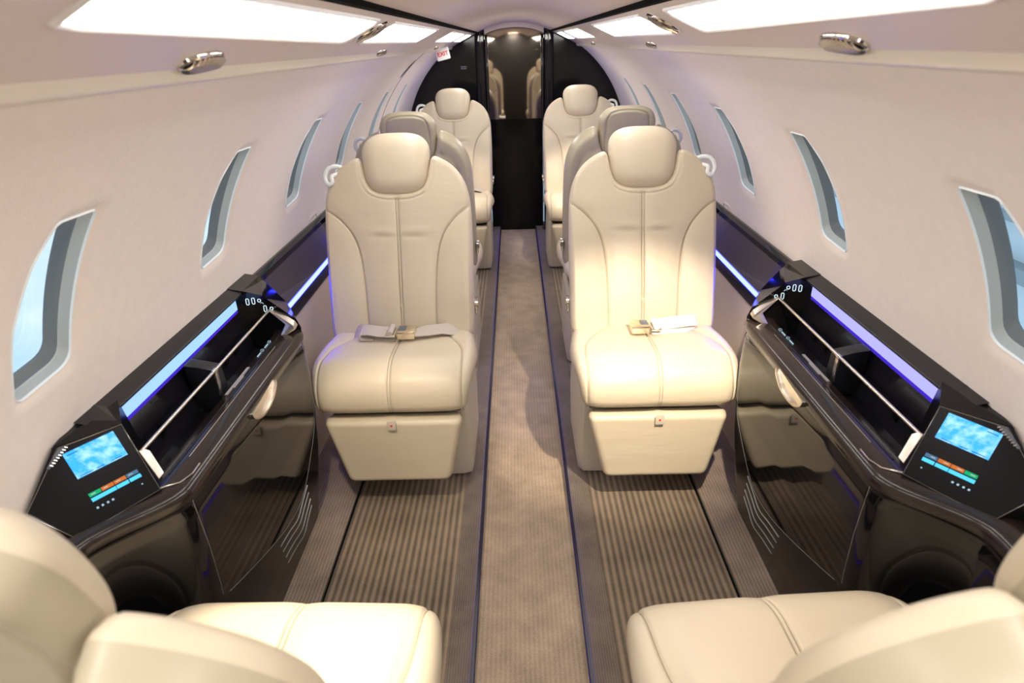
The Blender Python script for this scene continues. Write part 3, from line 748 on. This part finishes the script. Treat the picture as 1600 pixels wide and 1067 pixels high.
    # touch keys along the lid near the far end
    for yy in (1.455, 1.405):
        part('key_ring', tube_mesh('key', [P(.671+.004*math.cos(a), yy+.006*math.sin(a), .6465) for a in np.linspace(0, 5.2, 14)], .0006, 5), DIM_ICON, lip)
        part('key_mark', box_mesh('km', *sorted((P(.669, 0, 0)[0], P(.671, 0, 0)[0])), yy-1.2-.034, yy-1.2-.012, .642, .6466), DIM_ICON, lip)
    # half-moon pull under the lid
    hm = [P(.600, 1.275, .632), P(.598, 1.27, .622), P(.597, 1.24, .604), P(.597, 1.205, .597), P(.597, 1.165, .600), P(.598, 1.135, .614), P(.600, 1.13, .628)]
    H = catmull(hm, 26, closed=False)
    part('pull_handle', ribbon_mesh('pull', [tuple(p) for p in H], [(1, .0, -.3*0)]*26, .014, .002), SILVER)
    part('pull_plate', prism_mesh('pullp', [tuple(p) for p in H[::3]], (s*.006, 0, 0)), SILVER)
    # display block at the near end: tilted plane
    c0 = Vector((.735, .852, .729)); n = Vector((-.56, -.5, .66)).normalized(); u = Vector((-.633, .772, .051)).normalized(); v = n.cross(u)*-1
    if v.z < 0: v = -v
    def dp(a, b, off=0): q = c0+u*a+v*b+n*off; return Vector(P(q.x, q.y, q.z))
    face = [(-.0395, .0381), (.0578, .0293), (.0545, -.1064), (-.0826, -.1106), (-.1192, -.0385)]
    nv = Vector((s*n.x, n.y, n.z))
    fv = [dp(a, b) for a, b in face]; fv[0] = dp(-.043, .043)
    back = [dp(-.0395, .0381)+Vector((s*.02, .05, -.0)), Vector(P(.765, .985, .757)), Vector(P(.665, .90, .60)), Vector(P(.765, .76, .58)), Vector(P(.805, .74, .62))]
    part('display_housing', loft_mesh('dh', [fv, back], closed=True, caps=True, smooth=False), BLACK_GLASS)
    ct = [dp(-.0395, .0381, -.0015), dp(.0578, .0293, -.0015), Vector(P(.757, .96, .7535)), Vector(P(.793, .96, .764)), Vector(P(.797, .84, .752))]
    part('housing_top', prism_mesh('ht', ct, (0, 0, -.012)), DARK)
    k = .985; cc = sum((Vector((a, b)) for a, b in face), Vector((0, 0)))/5
    edge = [dp(cc.x+(a-cc.x)*k, cc.y+(b-cc.y)*k, .0005) for a, b in face]
    part('bezel', tube_mesh('bezel', [p for q, r in zip(edge, edge[1:]+edge[:1]) for p in (q, q*.5+r*.5)], .0011, 6, closed=True), CHROME_DARK)
    def rect(name, a0, a1, b0, b1, m, off=.0008, par=root):
        if s > 0: a0, a1 = a0, a1
        return part(name, prism_mesh(name, [dp(a0, b0, off), dp(a1, b0, off), dp(a1, b1, off), dp(a0, b1, off)], nv*.0006), m, par)
    mir = 1
    sc = rect('screen', -.0385, .0405, -.0246, .024, SCREEN)
    for a, w in ((-.033, .020), (-.008, .012), (.016, .016)): rect('screen_caption', a, a+w, -.0225, -.0213, SCR_TXT, .0016, sc)
    rect('screen_caption', -.034, -.018, .018, .0192, SCR_TXT, .0016, sc)
    fl_ = (lambda a, b: (a, b))
    gcols = [(-.0378, -.0196, BTN_G), (-.0186, .0002, BTN_O), (.0012, .0200, BTN_O), (.0212, .0398, BTN_S)]
    for a0, a1, m_ in gcols:
        b_ = rect('touch_button', a0, a1, -.0612, -.0546, m_); rect('button_caption', a0+.003, a0+.010, -.0584, -.0574, BTN_T, .0016, b_)
    for a0, a1 in ((-.0378, .0002), (.0012, .0205), (.0222, .0405)): rect('touch_button', a0, a1, -.0700, -.0636, BTN_C)
    for a in (-.0362, -.0285, -.0203, -.0125): rect('touch_icon', a-.0016, a+.0016, -.0835, -.0803, DIM_ICON)
    rect('touch_icon', .0337, .0360, -.083, -.081, DIM_ICON)
    vg = part('speaker_vent', prism_mesh('vent', [dp(-.0249, .034, .0006), dp(-.0395, .0355, .0006), dp(-.066, .014, .0006), dp(-.0634, .0105, .0006)], nv*.001), GREY)
    for q in range(8):
        t = q/8; a0 = Vector((-.030, .034))*(1-t)+Vector((-.064, .0135))*t
        part('vent_slat', tube_mesh('slat', [dp(a0.x, a0.y, .002), dp(a0.x+.003, a0.y-.0035, .002)], .0008, 5), CHROME, vg)
    # silver end piece of the rail beside the display
    se = [(.0565, -.028), (.066, -.030), (.0715, -.036), (.0715, -.083), (.0600, -.0885)]
    part('end_cap', prism_mesh('endcap', [dp(a, b, -.002) for a, b in se], nv*.006, .0015), SILVER_W)
    part('corner_trim', tube_mesh('ctrim', [P(.655, .852, .6515), P(.640, .862, .6515), P(.622, .875, .6485), P(.612, .900, .648), P(.612, .930, .6490)], .0016, 6), CHROME)
    part('edge_trim', tube_mesh('etrim', [P(.650, .852, .6515), P(.690, .800, .6465), P(.728, .748, .6415)], .0013, 6), CHROME)
    # louvre slots low on the body
    fx = lambda y, z: float(np.interp(-z, [-.28, -.15, -.06, 0], [.618, .636, .652, .664]))+con_off(y)-.0008
    for q, tri in enumerate(([(1.396, .218), (1.306, .176), (1.169, .207)], [(1.405, .185), (1.319, .147), (1.182, .176)], [(1.419, .150), (1.342, .106), (1.199, .140)], [(1.432, .115), (1.359, .069), (1.216, .104)])):
        a_, b_, c_ = tri; cv = catmull([a_, ((a_[0]+b_[0])/2, (a_[1]+b_[1])/2), b_, ((c_[0]+b_[0])/2, (c_[1]+b_[1])/2+.002), c_], 16, False)
        part('louvre_slot', tube_mesh('louvre', [P(fx(y, z), y, z) for y, z in cv], .0017, 6), SILVER_D)
    cv = catmull([(1.500, .45), (1.493, .357), (1.438, .288), (1.391, .236), (1.338, .208), (1.246, .215), (1.134, .252), (.969, .321), (.90, .352)], 40, False)
    part('panel_seam', tube_mesh('seam', [P(fx(y, z)-(.0 if z < .28 else -.0)+(.618-np.interp(z, [.28, .40, .50], [.618, .607, .603]))*-1, y, z) for y, z in cv], .0005, 5), SILVER_D)
    z_ = np.linspace(.615, .37, 10)
    pts = [P(np.interp(-z, [-.61, -.50, -.40, -.28, -.15, -.06, 0], [.605, .603, .607, .618, .636, .652, .664])+con_off(.868)-.0003, .868+.03*(.6-z), z) for z in z_]
    part('panel_seam', tube_mesh('seam', pts, .0005, 5), SILVER_D)
    # foot glow strip at the near end
    part('foot_light', box_mesh('fl', *sorted((P(.713, 0, 0)[0], P(.721, 0, 0)[0])), .655-1.2, .675-1.2, .618, .630), LED_B)
_cm = []
def caption_mat():
    if not _cm: _cm.append(mat('caption_grey', (.42, .40, .40), .5))
    return _cm[0]
DARK_GLOSS = mat('dark_tray', (.010, .009, .012), .16, coat=.6)
CHROME_DARK = mat('dark_chrome', (.30, .29, .28), .15, metal=1)
SILVER_W = mat('pale_end_cap', (.80, .74, .66), .35, metal=.6)
SILVER_D = mat('louvre_grey', (.28, .28, .27), .35, metal=.4)
SCR_TXT = emit('screen_caption_blue', (.02, .12, .35), .6)
BTN_G = emit('button_green', (.01, .30, .12), 1); BTN_O = emit('button_orange', (.42, .12, .03), 1)
BTN_S = emit('button_slate', (.06, .12, .20), 1); BTN_C = emit('button_sky_blue', (.08, .50, .85), 1); BTN_T = emit('button_caption_pale', (.5, .6, .55), .8)
side_console(-1, 'left'); side_console(1, 'right')

# ------------------------------------------------------------------ armrest ledges behind the front row
def ledge(s, y0, y1, nm, label):
    root = tag(empty('wall_ledge', (s*.76, (y0+y1)/2, .6)), label, 'ledge'); L = Vector(root.location)
    P = lambda x, y, z: (s*x-L.x, y-L.y, z-L.z)
    obj('cap', loft_mesh('cap', [[P(x, y, z) for x, z in [(.80, .742), (.785, .744), (.770, .736), (.766, .722)]] for y in (y0, y1)], sharp=20), BLACK, root)
    obj('face', loft_mesh('face', [[P(x, y, z) for x, z in [(.766, .722), (.745, .640), (.742, .612), (.745, .606)]] for y in (y0, y1)], sharp=30), BROWN_SATIN, root)
    obj('light_strip', box_mesh('led', *sorted((P(.741, 0, 0)[0], P(.746, 0, 0)[0])), y0+.03-L.y, y1-L.y, .592-.6, .606-.6), LED_B, root)
    obj('lower_face', loft_mesh('lf', [[P(x, y, z) for x, z in [(.745, .592), (.742, .570), (.750, .540), (.765, .538)]] for y in (y0, y1)], sharp=30), DARK, root)
    obj('side_panel', loft_mesh('sp', [[P(x, y, z) for x, z in [(.757, .54), (.750, .30), (.750, .0)]] for y in (y0, y1)]), BEIGEPANEL, root)
BROWN_SATIN = mat('brown_satin', (.05, .042, .045), .25, coat=.5)
for s, nm in ((-1, 'left'), (1, 'right')):
    ledge(s, 1.70, 2.62, nm, 'dark wall ledge with blue light strip beside the %s front-row seat' % nm)
for s, nm in ((-1, 'left'), (1, 'right')):
    ledge(s, 3.72, 4.72, nm, 'far dark wall ledge with blue light strip beside the last %s seat' % nm)

# ------------------------------------------------------------------ outside, seen through the right-hand windows
hg = tag(empty('hangar_wall', (3.6, 3, 0)), 'white hangar wall with grey beams outside the right windows', 'building')
obj('cladding', box_mesh('cladding', 0, .1, -8, 10, -3, 1.6), mat('hangar_white', (.85, .86, .86), .6), hg)
for z, h in ((-.28, .10), (.10, .03), (-.9, .06)):
    obj('beam', box_mesh('beam', -.12, 0, -8, 10, z, z+h), mat('hangar_grey', (.38, .40, .40), .6), hg)
